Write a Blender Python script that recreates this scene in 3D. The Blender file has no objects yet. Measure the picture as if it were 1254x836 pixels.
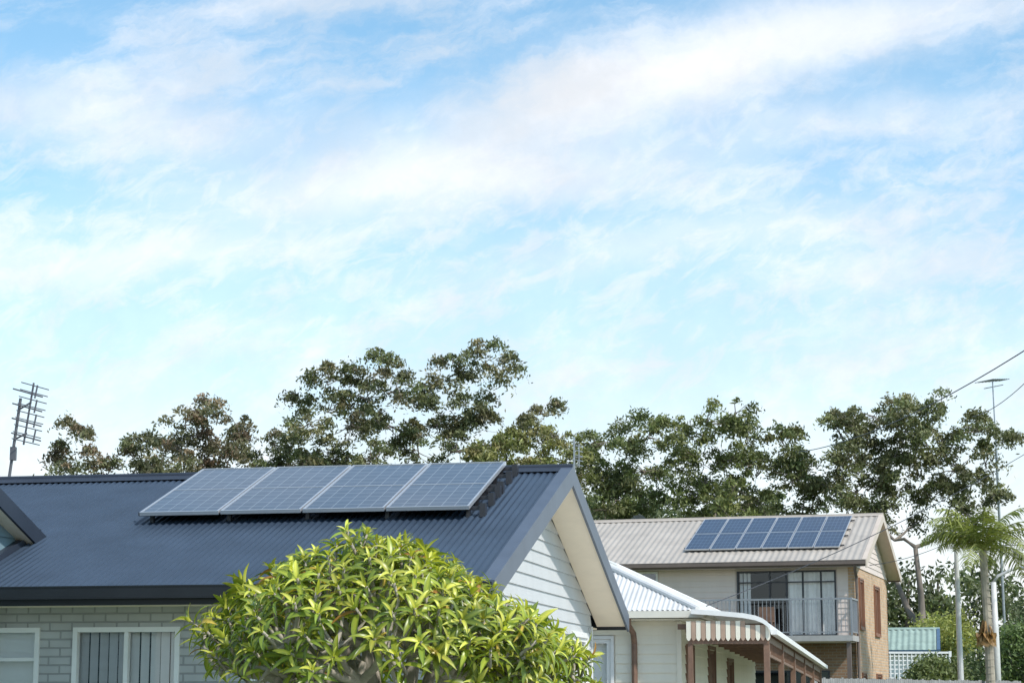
import bpy, bmesh, math, random
import numpy as np
from mathutils import Vector, Matrix
R = math.radians
random.seed(4)
scene = bpy.context.scene
COL = scene.collection

# ------------------------------------------------------------------ helpers
def link(o, parent=None):
    COL.objects.link(o)
    if parent is not None: o.parent = parent
    return o
def empty(name, loc=(0,0,0), rz=0.0):
    e = bpy.data.objects.new(name, None); e.location = loc; e.rotation_euler = (0,0,rz)
    e.empty_display_size = .3
    return link(e)
def mesh(name, verts, faces, mat, parent=None, smooth=False, recalc=True):
    me = bpy.data.meshes.new(name); me.from_pydata([tuple(v) for v in verts], [], faces)
    if recalc:
        bm = bmesh.new(); bm.from_mesh(me); bmesh.ops.recalc_face_normals(bm, faces=bm.faces); bm.to_mesh(me); bm.free()
    me.materials.append(mat)
    if smooth: me.polygons.foreach_set('use_smooth', [True]*len(me.polygons))
    o = bpy.data.objects.new(name, me)
    return link(o, parent)
BF = [(0,1,2,3),(7,6,5,4),(0,4,5,1),(1,5,6,2),(2,6,7,3),(3,7,4,0)]
class MB:
    def __init__(s): s.v=[]; s.f=[]
    def pts8(s, p):
        b=len(s.v); s.v+=p; s.f+=[tuple(i+b for i in f) for f in BF]
    def box(s,x0,x1,y0,y1,z0,z1):
        s.pts8([(x0,y0,z0),(x1,y0,z0),(x1,y1,z0),(x0,y1,z0),(x0,y0,z1),(x1,y0,z1),(x1,y1,z1),(x0,y1,z1)])
    def pbox(s,P,a0,a1,z0,z1,o0,o1):
        s.pts8([P(a0,z0,o0),P(a1,z0,o0),P(a1,z0,o1),P(a0,z0,o1),P(a0,z1,o0),P(a1,z1,o0),P(a1,z1,o1),P(a0,z1,o1)])
    def quad(s,a,b,c,d):
        n=len(s.v); s.v+=[a,b,c,d]; s.f.append((n,n+1,n+2,n+3))
    def tube(s,pts,rads,n=6,cap=True):
        b=len(s.v); pts=[Vector(p) for p in pts]
        for i,p in enumerate(pts):
            t=(pts[min(i+1,len(pts)-1)]-pts[max(i-1,0)])
            if t.length<1e-6: t=Vector((0,0,1))
            t.normalize()
            ref=Vector((1,0,0)) if abs(t.x)<.8 else Vector((0,1,0))
            u=t.cross(ref).normalized(); w=t.cross(u)
            for k in range(n):
                a=2*math.pi*k/n
                s.v.append(tuple(p+(u*math.cos(a)+w*math.sin(a))*rads[i]))
        for i in range(len(pts)-1):
            for k in range(n):
                s.f.append((b+i*n+k,b+i*n+(k+1)%n,b+(i+1)*n+(k+1)%n,b+(i+1)*n+k))
        if cap:
            s.f.append(tuple(b+k for k in range(n))); s.f.append(tuple(b+(len(pts)-1)*n+k for k in range(n)))
    def make(s,name,mat,parent=None,smooth=False,recalc=True):
        return mesh(name,s.v,s.f,mat,parent,smooth,recalc)

# ------------------------------------------------------------------ materials
def nodes(name):
    m=bpy.data.materials.new(name); m.use_nodes=True
    nt=m.node_tree; return m,nt,nt.nodes,nt.links,nt.nodes['Principled BSDF']
def M(name,col,rough=.6,var=.12,scale=3.,bump=0.,bscale=60.,metal=0.,spec=.5,streak=False):
    m,nt,N,L,b=nodes(name)
    tc=N.new('ShaderNodeTexCoord'); no=N.new('ShaderNodeTexNoise'); no.inputs['Scale'].default_value=scale
    no.inputs['Detail'].default_value=5; no.inputs['Roughness'].default_value=.65
    if streak:
        mp=N.new('ShaderNodeMapping'); mp.inputs['Scale'].default_value=(1,1,.15)
        L.new(tc.outputs['Object'],mp.inputs['Vector']); L.new(mp.outputs[0],no.inputs['Vector'])
    else: L.new(tc.outputs['Object'],no.inputs['Vector'])
    mr=N.new('ShaderNodeMapRange'); mr.inputs[1].default_value=.3; mr.inputs[2].default_value=.7
    L.new(no.outputs['Fac'],mr.inputs[0])
    mx=N.new('ShaderNodeMix'); mx.data_type='RGBA'
    mx.inputs[6].default_value=(*[c*(1-var) for c in col],1); mx.inputs[7].default_value=(*[min(1,c*(1+var)) for c in col],1)
    L.new(mr.outputs[0],mx.inputs[0]); L.new(mx.outputs[2],b.inputs['Base Color'])
    b.inputs['Roughness'].default_value=rough; b.inputs['Metallic'].default_value=metal
    b.inputs['Specular IOR Level'].default_value=spec
    if bump:
        n2=N.new('ShaderNodeTexNoise'); n2.inputs['Scale'].default_value=bscale; n2.inputs['Detail'].default_value=3
        L.new(tc.outputs['Object'],n2.inputs['Vector'])
        bp=N.new('ShaderNodeBump'); bp.inputs['Strength'].default_value=bump; bp.inputs['Distance'].default_value=.01
        L.new(n2.outputs['Fac'],bp.inputs['Height']); L.new(bp.outputs[0],b.inputs['Normal'])
    return m
def Mbrick(name,c1,c2,cm,bw=.24,rh=.086,ms=.01,rough=.85,bump=.6):
    m,nt,N,L,b=nodes(name)
    tc=N.new('ShaderNodeTexCoord'); sp=N.new('ShaderNodeSeparateXYZ'); L.new(tc.outputs['Object'],sp.inputs[0])
    ad=N.new('ShaderNodeMath'); ad.operation='ADD'; L.new(sp.outputs[0],ad.inputs[0]); L.new(sp.outputs[1],ad.inputs[1])
    cb=N.new('ShaderNodeCombineXYZ'); L.new(ad.outputs[0],cb.inputs[0]); L.new(sp.outputs[2],cb.inputs[1])
    br=N.new('ShaderNodeTexBrick'); L.new(cb.outputs[0],br.inputs['Vector'])
    br.inputs['Scale'].default_value=1; br.inputs['Brick Width'].default_value=bw; br.inputs['Row Height'].default_value=rh
    br.inputs['Mortar Size'].default_value=ms; br.inputs['Mortar Smooth'].default_value=.3
    br.inputs['Color1'].default_value=(*c1,1); br.inputs['Color2'].default_value=(*c2,1); br.inputs['Mortar'].default_value=(*cm,1)
    no=N.new('ShaderNodeTexNoise'); no.inputs['Scale'].default_value=2.5; no.inputs['Detail'].default_value=5
    L.new(tc.outputs['Object'],no.inputs['Vector'])
    mr=N.new('ShaderNodeMapRange'); mr.inputs[3].default_value=.84; mr.inputs[4].default_value=1.12; mr.inputs[1].default_value=.25; mr.inputs[2].default_value=.75
    L.new(no.outputs['Fac'],mr.inputs[0])
    mx=N.new('ShaderNodeVectorMath'); mx.operation='SCALE'; L.new(br.outputs['Color'],mx.inputs[0]); L.new(mr.outputs[0],mx.inputs['Scale'])
    L.new(mx.outputs[0],b.inputs['Base Color']); b.inputs['Roughness'].default_value=rough
    bp=N.new('ShaderNodeBump'); bp.inputs['Strength'].default_value=bump; bp.inputs['Distance'].default_value=.008; bp.invert=True
    L.new(br.outputs['Fac'],bp.inputs['Height']); L.new(bp.outputs[0],b.inputs['Normal'])
    return m
def Mleaf(name,trans=.3,rough=.5,tint=(1.3,1.4,.6),spec=.5):
    m,nt,N,L,b=nodes(name)
    at=N.new('ShaderNodeAttribute'); at.attribute_name='Col'
    L.new(at.outputs['Color'],b.inputs['Base Color']); b.inputs['Roughness'].default_value=rough
    b.inputs['Specular IOR Level'].default_value=spec
    tr=N.new('ShaderNodeBsdfTranslucent'); vm=N.new('ShaderNodeVectorMath'); vm.operation='MULTIPLY'; vm.inputs[1].default_value=tint
    L.new(at.outputs['Color'],vm.inputs[0]); L.new(vm.outputs[0],tr.inputs['Color'])
    ms=N.new('ShaderNodeMixShader'); ms.inputs[0].default_value=trans
    L.new(b.outputs[0],ms.inputs[1]); L.new(tr.outputs[0],ms.inputs[2])
    L.new(ms.outputs[0],N['Material Output'].inputs['Surface'])
    return m
def Mglass(name,refl=.35,col=(.6,.68,.7)):
    m,nt,N,L,b=nodes(name); N.remove(b)
    g=N.new('ShaderNodeBsdfGlossy'); g.inputs['Roughness'].default_value=.03; g.inputs['Color'].default_value=(.9,.95,1,1)
    t=N.new('ShaderNodeBsdfTransparent'); t.inputs['Color'].default_value=(*col,1)
    fr=N.new('ShaderNodeFresnel'); fr.inputs['IOR'].default_value=1.5
    ad=N.new('ShaderNodeMath'); ad.operation='ADD'; ad.inputs[1].default_value=refl*.35; L.new(fr.outputs[0],ad.inputs[0])
    no=N.new('ShaderNodeTexNoise'); no.inputs['Scale'].default_value=1.2
    bp=N.new('ShaderNodeBump'); bp.inputs['Strength'].default_value=.03; L.new(no.outputs['Fac'],bp.inputs['Height']); L.new(bp.outputs[0],g.inputs['Normal'])
    ms=N.new('ShaderNodeMixShader'); L.new(ad.outputs[0],ms.inputs[0]); L.new(t.outputs[0],ms.inputs[1]); L.new(g.outputs[0],ms.inputs[2])
    L.new(ms.outputs[0],N['Material Output'].inputs['Surface'])
    return m
def Mpanel(name,cell,line,nx,ny,coat=.5):
    m,nt,N,L,b=nodes(name)
    uv=N.new('ShaderNodeUVMap'); mp=N.new('ShaderNodeMapping'); mp.inputs['Scale'].default_value=(nx,ny,1)
    L.new(uv.outputs[0],mp.inputs[0])
    br=N.new('ShaderNodeTexBrick'); br.offset=0; L.new(mp.outputs[0],br.inputs['Vector'])
    br.inputs['Scale'].default_value=1; br.inputs['Brick Width'].default_value=1; br.inputs['Row Height'].default_value=1
    br.inputs['Mortar Size'].default_value=.035; br.inputs['Mortar Smooth'].default_value=.1
    br.inputs['Color1'].default_value=(*cell,1); br.inputs['Color2'].default_value=(*[c*1.5 for c in cell],1); br.inputs['Mortar'].default_value=(*line,1)
    L.new(br.outputs['Color'],b.inputs['Base Color']); b.inputs['Roughness'].default_value=.35
    b.inputs['Coat Weight'].default_value=1; b.inputs['Coat Roughness'].default_value=.08; b.inputs['Coat IOR'].default_value=coat
    return m

navy=M('navy_corrugated_steel',(.036,.054,.082),.40,.18,1.5,spec=.5)
navytrim=M('navy_trim',(.028,.036,.052),.45,.15,2)
darkgutter=M('dark_gutter',(.010,.012,.016),.4,.2,3)
cream=M('cream_soffit_paint',(.88,.76,.59),.6,.04,3)
greyboard=M('pale_grey_board_paint',(.52,.525,.52),.55,.05,2.5,.15,30,streak=True)
tealboard=M('teal_board_paint',(.17,.25,.28),.5,.1,2.5)
greybrick=Mbrick('grey_painted_brick',(.43,.43,.42),(.46,.46,.45),(.31,.31,.305),bump=.8)
tanbrick=Mbrick('tan_brick',(.52,.31,.17),(.64,.43,.26),(.5,.42,.33),ms=.012)
brownbrick=Mbrick('brown_brick',(.22,.13,.08),(.3,.18,.1),(.3,.25,.2))
white=M('white_window_frame',(.80,.79,.76),.4,.05,4)
offwhite=M('cream_weatherboard_paint',(.82,.77,.64),.55,.06,2,.1,streak=True)
beigeboard=M('beige_board_paint',(.70,.585,.51),.6,.05,2,.1,streak=True)
pinkboard=M('pale_pink_board_paint',(.72,.60,.53),.6,.07,2)
beigeroof=M('beige_steel_roof',(.43,.38,.325),.5,.14,1.2)
beigetrim=M('brown_trim',(.16,.12,.10),.5,.15,2)
zinc=M('pale_zinc_roof',(.64,.63,.61),.45,.12,1.5)
greenroof=M('sage_green_roof',(.29,.37,.32),.8,.18,1.5,spec=.2)
bluewall=M('pale_blue_wall_paint',(.29,.36,.42),.6,.08,2)
brown=M('brown_timber_paint',(.20,.115,.075),.55,.2,6)
steel=M('galvanised_steel',(.38,.39,.40),.35,.15,8,metal=.7)
darkmetal=M('dark_metal',(.03,.03,.035),.4,.1,4)
alu=M('aluminium_frame',(.62,.63,.65),.32,.05,4,metal=.6)
blind=M('vertical_blind_fabric',(.62,.62,.61),.8,.06,5)
blindw=M('roller_blind_fabric',(.88,.87,.83),.8,.04,5)
curtain=M('curtain_fabric',(.8,.78,.74),.9,.08,6)
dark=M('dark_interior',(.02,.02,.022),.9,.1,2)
concrete=M('concrete',(.50,.48,.44),.9,.12,2,.3,30)
bark=M('grey_bark',(.20,.165,.135),.9,.3,1.3,.4,12)
palebark=M('frangipani_bark',(.36,.32,.26),.85,.25,9,.4,40)
timberfence=M('weathered_fence_timber',(.27,.26,.25),.85,.25,5,.3)
polewhite=M('pale_pole_paint',(.6,.59,.56),.5,.1,4)
glass=Mglass('window_glass',.06,(.95,.96,.96)); darkglass=Mglass('tinted_window_glass',.3,(.4,.44,.46))
pan1=Mpanel('mono_solar_cells',(.038,.044,.056),(.23,.24,.25),6,12,1.45)
pan2=Mpanel('poly_solar_cells',(.012,.020,.044),(.16,.19,.25),6,5,1.28)
euleaf=Mleaf('eucalypt_leaf',.26,.55,(1.25,1.3,.8),.35); frleaf=Mleaf('frangipani_leaf',.30,.34,(1.25,1.3,.5))

# ------------------------------------------------------------------ building parts
def PY(plane):
    return lambda a,z,o:(a,plane-o,z)
def PXp(plane):
    return lambda a,z,o:(plane+o,a,z)
def PXn(plane):
    return lambda a,z,o:(plane-o,a,z)
def PYp(plane):
    return lambda a,z,o:(a,plane+o,z)
def wall(name,par,mat,P,a0,a1,z0,z1,ops=(),th=.2):
    A=sorted(set([a0,a1]+[v for o in ops for v in o[:2]])); b=MB()
    for i in range(len(A)-1):
        col=[]
        for o in ops:
            if o[0]<=A[i]+1e-6 and o[1]>=A[i+1]-1e-6: col.append((o[2],o[3]))
        col.sort(); z=z0
        for c in col:
            if c[0]>z+1e-4: b.pbox(P,A[i],A[i+1],z,c[0],-th,0)
            z=c[1]
        if z1>z+1e-4: b.pbox(P,A[i],A[i+1],z,z1,-th,0)
    return b.make(name,mat,par)
def boards(name,par,mat,P,z0,z1,lo,hi,ops=(),h=.15):
    b=MB(); z=z0; tmax=z1
    while z<tmax-.01:
        zt=min(z+h,tmax); mid=(z+zt)/2
        bl=[o for o in ops if o[2]<mid<o[3]]; bl.sort()
        edges=[]; last=None
        for o in bl:
            edges.append((last,o[0])); last=o[1]
        edges.append((last,None))
        for e0,e1 in edges:
            l0=lo(z) if e0 is None else e0; l1=lo(zt) if e0 is None else e0
            h0=hi(z) if e1 is None else e1; h1=hi(zt) if e1 is None else e1
            if h0-l0<.01: continue
            if h1<l1: h1=l1=(h1+l1)/2
            b.quad(P(l0,z,.024),P(h0,z,.024),P(h1,zt,.006),P(l1,zt,.006))
            b.quad(P(l0,z,.002),P(h0,z,.002),P(h0,z,.024),P(l0,z,.024))
        z=zt
    return b.make(name,mat,par)
def window(name,par,P,a0,a1,z0,z1,fm,gm,mulls=(),trans=(),bl=None,fw=.05,arch=0.):
    b=MB()
    b.pbox(P,a0,a0+fw,z0,z1,-.09,.02); b.pbox(P,a1-fw,a1,z0,z1,-.09,.02)
    b.pbox(P,a0+fw,a1-fw,z1-fw,z1,-.09,.018); b.pbox(P,a0+fw,a1-fw,z0,z0+fw,-.09,.035)
    for m_ in mulls: b.pbox(P,m_-fw*.45,m_+fw*.45,z0+fw,z1-fw,-.08,.01)
    for t in trans: b.pbox(P,a0+fw,a1-fw,t-fw*.35,t+fw*.35,-.075,.006)
    if arch:
        b.pbox(P,a0-arch,a0-.002,z0-arch,z1+arch,-.01,.045); b.pbox(P,a1+.002,a1+arch,z0-arch,z1+arch,-.01,.045)
        b.pbox(P,a0-.002,a1+.002,z1+.002,z1+arch,-.01,.043); b.pbox(P,a0-.002,a1+.002,z0-arch,z0-.002,-.01,.06)
    b.make(name+'_frame',fm,par)
    g=MB(); g.quad(P(a0+.01,z0+.01,-.05),P(a1-.01,z0+.01,-.05),P(a1-.01,z1-.01,-.05),P(a0+.01,z1-.01,-.05)); g.make(name+'_glass',gm,par)
    for bi,(kind,x0,x1,mat) in enumerate(bl or []):
        c=MB()
        if kind=='v':
            n=max(2,int((x1-x0)/.10)); w=(x1-x0)/n
            for i in range(n):
                p=x0+i*w; q=random.uniform(-.008,.008); g_=random.uniform(.74,.86)
                c.quad(P(p+.004,z0,-.10),P(p+w*g_,z0,-.13+q),P(p+w*g_,z1,-.13+q),P(p+.004,z1,-.10))
        elif kind=='r':
            c.quad(P(x0,z0,-.10),P(x1,z0,-.10),P(x1,z1,-.10),P(x0,z1,-.10))
        else:
            n=max(6,int((x1-x0)/.05)); w=(x1-x0)/n
            for i in range(n):
                o0=-.13+.025*math.sin(i*1.7); o1=-.13+.025*math.sin((i+1)*1.7)
                c.quad(P(x0+i*w,z0,o0),P(x0+(i+1)*w,z0,o1),P(x0+(i+1)*w,z1,o1),P(x0+i*w,z1,o0))
        c.make(name+'_blind_%d'%bi,mat,par,recalc=False)
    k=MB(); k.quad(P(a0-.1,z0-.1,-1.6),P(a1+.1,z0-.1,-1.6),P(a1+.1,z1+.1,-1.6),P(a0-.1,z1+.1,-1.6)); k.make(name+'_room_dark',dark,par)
def corr(name,par,mat,X0,X1,Ya,za,Yb,zb,pitch=.076,amp=.009,spw=8,rows=1):
    n=int((X1-X0)/pitch*spw); V=[]; F=[]
    for r in range(rows+1):
        t=r/rows
        for i in range(n+1):
            x=X0+(X1-X0)*i/n
            ph=2*math.pi*x/pitch
            V.append((x,Ya+(Yb-Ya)*t,za+(zb-za)*t+amp*math.sin(ph)))
    for r in range(rows):
        for i in range(n):
            a=r*(n+1)+i; F.append((a,a+1,a+n+2,a+n+1))
    return mesh(name,V,F,mat,par,smooth=True,recalc=False)
def slab(b,X0,X1,Ya,za,Yb,zb,top,bot):
    b.pts8([(X0,Ya,za+bot),(X1,Ya,za+bot),(X1,Yb,zb+bot),(X0,Yb,zb+bot),(X0,Ya,za+top),(X1,Ya,za+top),(X1,Yb,zb+top),(X0,Yb,zb+top)])
def gable_roof(par,pre,X0,X1,Y0,W,ze,rise,rm,trim,gut,sof,ohe=.5,ohg=.4,pitch=.076,amp=.009,barge=.2,bargem=None):
    Ym=Y0+W/2; Y1=Y0+W; zr=ze+rise; bargem=bargem or trim
    corr(pre+'roof_sheet_front',par,rm,X0,X1,Y0-.05,ze-.05*rise/(W/2),Ym,zr,pitch,amp)
    corr(pre+'roof_sheet_back',par,rm,X0,X1,Y1+.05,ze-.05*rise/(W/2),Ym,zr,pitch,amp)
    b=MB(); s=rise/(W/2)
    for sg in (-1,1):
        b.quad((X0,Ym,zr+.045),(X1+.03,Ym,zr+.045),(X1+.03,Ym+sg*.17,zr-.17*s+.022),(X0,Ym+sg*.17,zr-.17*s+.022))
    b.tube([(X0,Ym,zr+.035),(X1+.03,Ym,zr+.035)],[.03,.03],8)
    b.make(pre+'ridge_cap',trim,par,recalc=False)
    b=MB()
    for (xa,xb) in ((X1+.004,X1+.034),(X0-.034,X0-.004)):
        slab(b,xa,xb,Y0-.06,ze-.06*s,Ym,zr,.035,-barge); slab(b,xa,xb,Y1+.06,ze-.06*s,Ym,zr,.035,-barge)
    for (xa,xb) in ((X1-.10,X1+.004),(X0-.004,X0+.10)):
        slab(b,xa,xb,Y0-.06,ze-.06*s,Ym,zr,.036,.018); slab(b,xa,xb,Y1+.06,ze-.06*s,Ym,zr,.036,.018)
    b.make(pre+'barge_boards',bargem,par)
    b=MB()
    for (xa,xb) in ((X1-ohg,X1),(X0,X0+ohg)):
        slab(b,xa,xb,Y0,ze,Ym,zr,-.13,-.15); slab(b,xa,xb,Y1,ze,Ym,zr,-.13,-.15)
    b.box(X0+ohg,X1-ohg,Y0+.03,Y0+ohe,ze-.185,ze-.165); b.box(X0+ohg,X1-ohg,Y1-ohe,Y1-.03,ze-.185,ze-.165)
    b.make(pre+'soffit_lining',sof,par)
    b=MB()
    for ya,yb,fy in ((Y0-.12,Y0-.002,1),(Y1+.002,Y1+.12,-1)):
        b.box(X0,X1,ya,yb,ze-.13,ze-.118); 
        yo=ya if fy==1 else yb-.008
        b.box(X0,X1,yo,yo+.008,ze-.117,ze-.018)
        b.box(X0,X1,yo-.006,yo+.014,ze-.0175,ze-.004)
        yi=yb if fy==1 else ya-.02
        b.box(X0,X1,yi,yi+.02,ze-.19,ze-.03)
    b.box(X1+.0,X1+.008,Y0-.12,Y0-.002,ze-.13,ze-.01)
    b.make(pre+'gutters_and_fascia',gut,par)

# ------------------------------------------------------------------ HOUSE 1 (navy roof)
h1=empty('grey_brick_house',(-.186,19.5,0),R(-11.43))
gable_roof(h1,'',-13.4,0,0,8.8,2.656,1.54,navy,navytrim,darkgutter,cream,.5,.4,barge=.19,bargem=M('navy_barge_sunlit',(.085,.105,.14),.4,.12,2))  # barge is the navy trim in a lighter copy, sunlight painted into its colour
wins=[(-5.36,-4.80,.95,2.27),(-4.44,-3.30,.95,2.27),(-2.55,-1.6,.95,2.12)]
wall('front_wall',h1,greybrick,PY(.5),-13,-.4,0,2.475,wins)
window('window_a',h1,PY(.5),*wins[0],white,glass,(),(1.95,),[('r',-5.32,-4.84,blindw)])
window('window_b',h1,PY(.5),*wins[1],white,glass,(-3.87,),(),[('v',-4.4,-3.89,blind),('v',-3.86,-3.33,blindw)])
window('window_c',h1,PY(.5),*wins[2],white,darkglass,(-2.1,))
rwins=[(1.5,2.6,.9,2.02),(6.75,7.9,.9,2.33)]
slp=1.54/4.4
wall('gable_wall_lower',h1,greyboard,PXp(-.425),.7,8.1,0,2.48,rwins,.18)
mesh('gable_wall_backing',[(-.425,.5,2.48),(-.425,8.3,2.48),(-.425,8.3,2.65),(-.425,4.4,4.03),(-.425,.5,2.65)],[(0,1,2,3,4)],greyboard,h1)
lo=lambda z:.5 if z<2.68 else .5+(z-2.68)/slp
hi=lambda z:8.3 if z<2.68 else 8.3-(z-2.68)/slp
boards('gable_weatherboards',h1,greyboard,PXp(-.42),.1,4.04,lo,hi,[(a-.07,b_+.07,c-.07,d+.07) for a,b_,c,d in rwins],.15)
for i,wn in enumerate(rwins): window('gable_window_%d'%(i+1),h1,PXp(-.42),*wn,white,darkglass,((wn[0]+wn[1])/2,),(),None,.05,.07)
b=MB(); b.box(-.44,-.385,.46,.499,0,2.46); b.box(-.44,-.385,8.305,8.34,0,2.5); b.make('corner_trims',white,h1)
wall('back_wall',h1,greybrick,PYp(8.3),-13,-.4,0,2.475); wall('left_wall',h1,greybrick,PXn(-13),.7,8.1,0,2.48)
b=MB(); b.box(-13,-.4,.5,8.3,.001,.12); b.make('floor_slab',concrete,h1)
b=MB(); b.box(-.40,-.33,4.55,4.8,1.3,1.75); b.make('meter_box',darkmetal,h1)
# forward wing (left, only its gable end is seen)
Yw=-1.5; XW=-5.40; zw=2.656+.35*1.82+.35*(1.82-Yw)-.03
w=empty('wing',(0,0,0)); w.parent=h1
Ws=(1.95-Yw)*2
gable_roof(w,'wing_',-13.2,XW,Yw-Ws/2,Ws,zw-.35*Ws/2,.35*Ws/2,navy,navytrim,darkgutter,cream,.4,.16,barge=.15)
ze_w=zw-.35*Ws/2
lo2=lambda z:max(Yw-Ws/2+.4,Yw-(zw-.14-z)/.35)
hi2=lambda z:min(Yw+Ws/2,Yw+(zw-.14-z)/.35)
boards('wing_weatherboards',w,tealboard,PXp(XW-.17),.1,zw-.15,lo2,hi2,(),.15)
xx=XW-.175
mesh('wing_wall',[(xx,Yw-Ws/2+.4,0),(xx,.3,0),(xx,.3,2.5),(xx,1.7,3.1),(xx,Yw,zw-.16),(xx,Yw-Ws/2+.4,ze_w)],[(0,1,2,3,4,5)],tealboard,w)
wall('wing_front_wall',w,greybrick,PY(Yw-Ws/2+.4),-13,XW-.18,0,ze_w-.18)
b=MB(); slab(b,XW-.15,XW-.07,.0,2.656,1.9,2.656+.35*1.9,.07,.0); b.make('apron_flashing',navytrim,w)

# ------------------------------------------------------------------ solar arrays
def array(name,loc,rz,s0,s1,n,Ya,za,Yb,zb,lift,mat,fm,midline,rows=1,legs=False):
    e=empty(name,loc,rz); wd=(s1-s0)/n; k=0
    nrm=Vector((0,-(zb-za),(Yb-Ya))).normalized()
    for r_ in range(rows):
      for i in range(n):
        x0=-s1+i*wd+.012; x1=-s1+(i+1)*wd-.012
        t0=r_/rows+.003; t1=(r_+1)/rows-.003
        A=Vector((0,Ya+(Yb-Ya)*t0,za+(zb-za)*t0)); B=Vector((0,Ya+(Yb-Ya)*t1,za+(zb-za)*t1))
        off=nrm*(lift+random.uniform(-.004,.004))
        def Q(x,t,h): 
            p=A+(B-A)*t+off+nrm*h; return (x,p.y,p.z)
        fw=.022/(B-A).length; 
        me=bpy.data.meshes.new('cells'); u=.022
        vs=[Q(x0+u,fw,0),Q(x1-u,fw,0),Q(x1-u,1-fw,0),Q(x0+u,1-fw,0)]
        me.from_pydata(vs,[],[(0,1,2,3)]); uv=me.uv_layers.new(name='UVMap')
        for j,c in enumerate([(0,0),(1,0),(1,1),(0,1)]): uv.data[j].uv=c
        me.materials.append(mat); link(bpy.data.objects.new('cells_%d'%k,me),e)
        b=MB()
        def bar(xa,xb,ta,tb,h0=-.035,h1=.006):
            b.pts8([Q(xa,ta,h0),Q(xb,ta,h0),Q(xb,tb,h0),Q(xa,tb,h0),Q(xa,ta,h1),Q(xb,ta,h1),Q(xb,tb,h1),Q(xa,tb,h1)])
        bar(x0,x0+u,0,1); bar(x1-u,x1,0,1); bar(x0+u,x1-u,0,fw); bar(x0+u,x1-u,1-fw,1)
        if midline: bar(x0+u,x1-u,.5-fw*.45,.5+fw*.45,-.01,.003)
        b.make('frame_%d'%k,fm,e)
        b=MB(); b.quad(Q(x0,0,-.034),Q(x1,0,-.034),Q(x1,1,-.034),Q(x0,1,-.034)); b.make('backsheet_%d'%k,darkmetal,e)
        k+=1
    b=MB(); D=Vector((0,Yb-Ya,zb-za)); ext=.02 if legs else .0
    for t in (.08,.30,.47,.55,.78,.95) if midline else (.1,.4,.6,.9):
        p=Vector((0,Ya,za))+D*t+nrm*(lift-.06)
        b.pts8([(x,p.y+dy,p.z+dz) for dz in (-.02,.022) for x,dy in ((-s1-.06,-.02),(-s0+.10+ext,-.02),(-s0+.10+ext,.02),(-s1-.06,.02))])
        x=-s1+.1
        while x<-s0+.1:
            b.box(x-.02,x+.02,p.y-.025,p.y+.025,p.z-(lift-.03),p.z-.02); x+=.9
        if legs:
            b.box(-s0+.08,-s0+.14,p.y-.05,p.y+.05,p.z-.10,p.z+.05)
    b.make('mounting_rails',darkmetal,e)
    return e
Ya=2.25;Yb=4.25
array('solar_panel_array',(-.186,19.5,0),R(-11.43),.717,4.47,4,Ya,2.656+slp*Ya,Yb,2.656+slp*Yb,.14,pan1,alu,True,legs=True)

# ------------------------------------------------------------------ HOUSE 3 two storey
H3=(10.35,60.0,0); r3=R(-17)
h3=empty('two_storey_brick_house',H3,r3)
s3=1.68/4.5
gable_roof(h3,'',-12.5,0,0,9.0,5.49,1.68,beigeroof,M('beige_trim',(.45,.39,.33),.5,.1,2),beigetrim,M('beige_soffit',(.66,.56,.48),.6,.05),.5,.4,.19,.012,.22,M('beige_barge',(.60,.50,.41),.5,.08,2))
fw3=[(-7.4,-6.35,4.72,5.27),(-3.92,-.95,3.3,5.24)]
wall('upper_front_wall',h3,beigeboard,PY(.53),-12,-.6,3.1,5.3,fw3)
boards('upper_front_boards',h3,beigeboard,PY(.525),3.1,5.31,lambda z:-12,lambda z:-.41,[(a-.04,b_+.04,c-.04,d+.04) for a,b_,c,d in fw3],.17)
window('upper_window',h3,PY(.52),*fw3[0],white,darkglass,(-6.85,),(),None,.05)
window('balcony_sliding_door',h3,PY(.52),*fw3[1],darkmetal,glass,(-2.93,-2.43,-1.94,-1.4),(4.9,),[('c',-2.4,-1.0,curtain),('v',-3.85,-3.5,blind)],.05)
wall('lower_front_wall',h3,brownbrick,PY(.5),-12,-.4,0,3.1,[(-9,-7,.9,2.1),(-3.6,-1.2,0.1,2.3)])
window('lower_window',h3,PY(.5),-9,-7,.9,2.1,darkmetal,darkglass,(-8,))
window('lower_door',h3,PY(.5),-3.6,-1.2,.1,2.3,darkmetal,darkglass,(-2.4,))
rw3=[(1.4,2.3,3.55,5.0),(5.0,6.2,3.45,4.95),(1.6,2.4,1.,2.2),(5,6.2,1.,2.2)]
wall('side_wall',h3,tanbrick,PXp(-.4),.5,8.5,0,5.33,rw3,.19)
for i,wn in enumerate(rw3): window('side_window_%d'%(i+1),h3,PXp(-.4),*wn,M('brown_window_frame%d'%i,(.26,.12,.07),.5),darkglass,((wn[0]+wn[1])/2,),(),None,.06,.05)
lo3=lambda z:.5+max(0,(z-5.5))/s3; hi3=lambda z:8.5-max(0,(z-5.5))/s3
boards('gable_boards',h3,pinkboard,PXp(-.40),5.33,7.0,lo3,hi3,(),.17)
mesh('gable_backing',[(-.41,.5,5.33),(-.41,8.5,5.33),(-.41,8.5,5.5),(-.41,4.5,6.98),(-.41,.5,5.5)],[(0,1,2,3,4)],pinkboard,h3)
wall('back_wall',h3,tanbrick,PYp(8.5),-12,-.4,0,5.3); wall('left_wall',h3,tanbrick,PXn(-12),.7,8.3,0,5.33)
b=MB(); b.box(-5.6,-.3,-.95,.47,3.12,3.28); b.make('balcony_slab',M('balcony_fascia',(.40,.38,.36),.6),h3)
b=MB(); b.box(-5.5,-.4,-.85,.45,3.09,3.118); b.make('balcony_soffit',pinkboard,h3)
b=MB()
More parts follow.
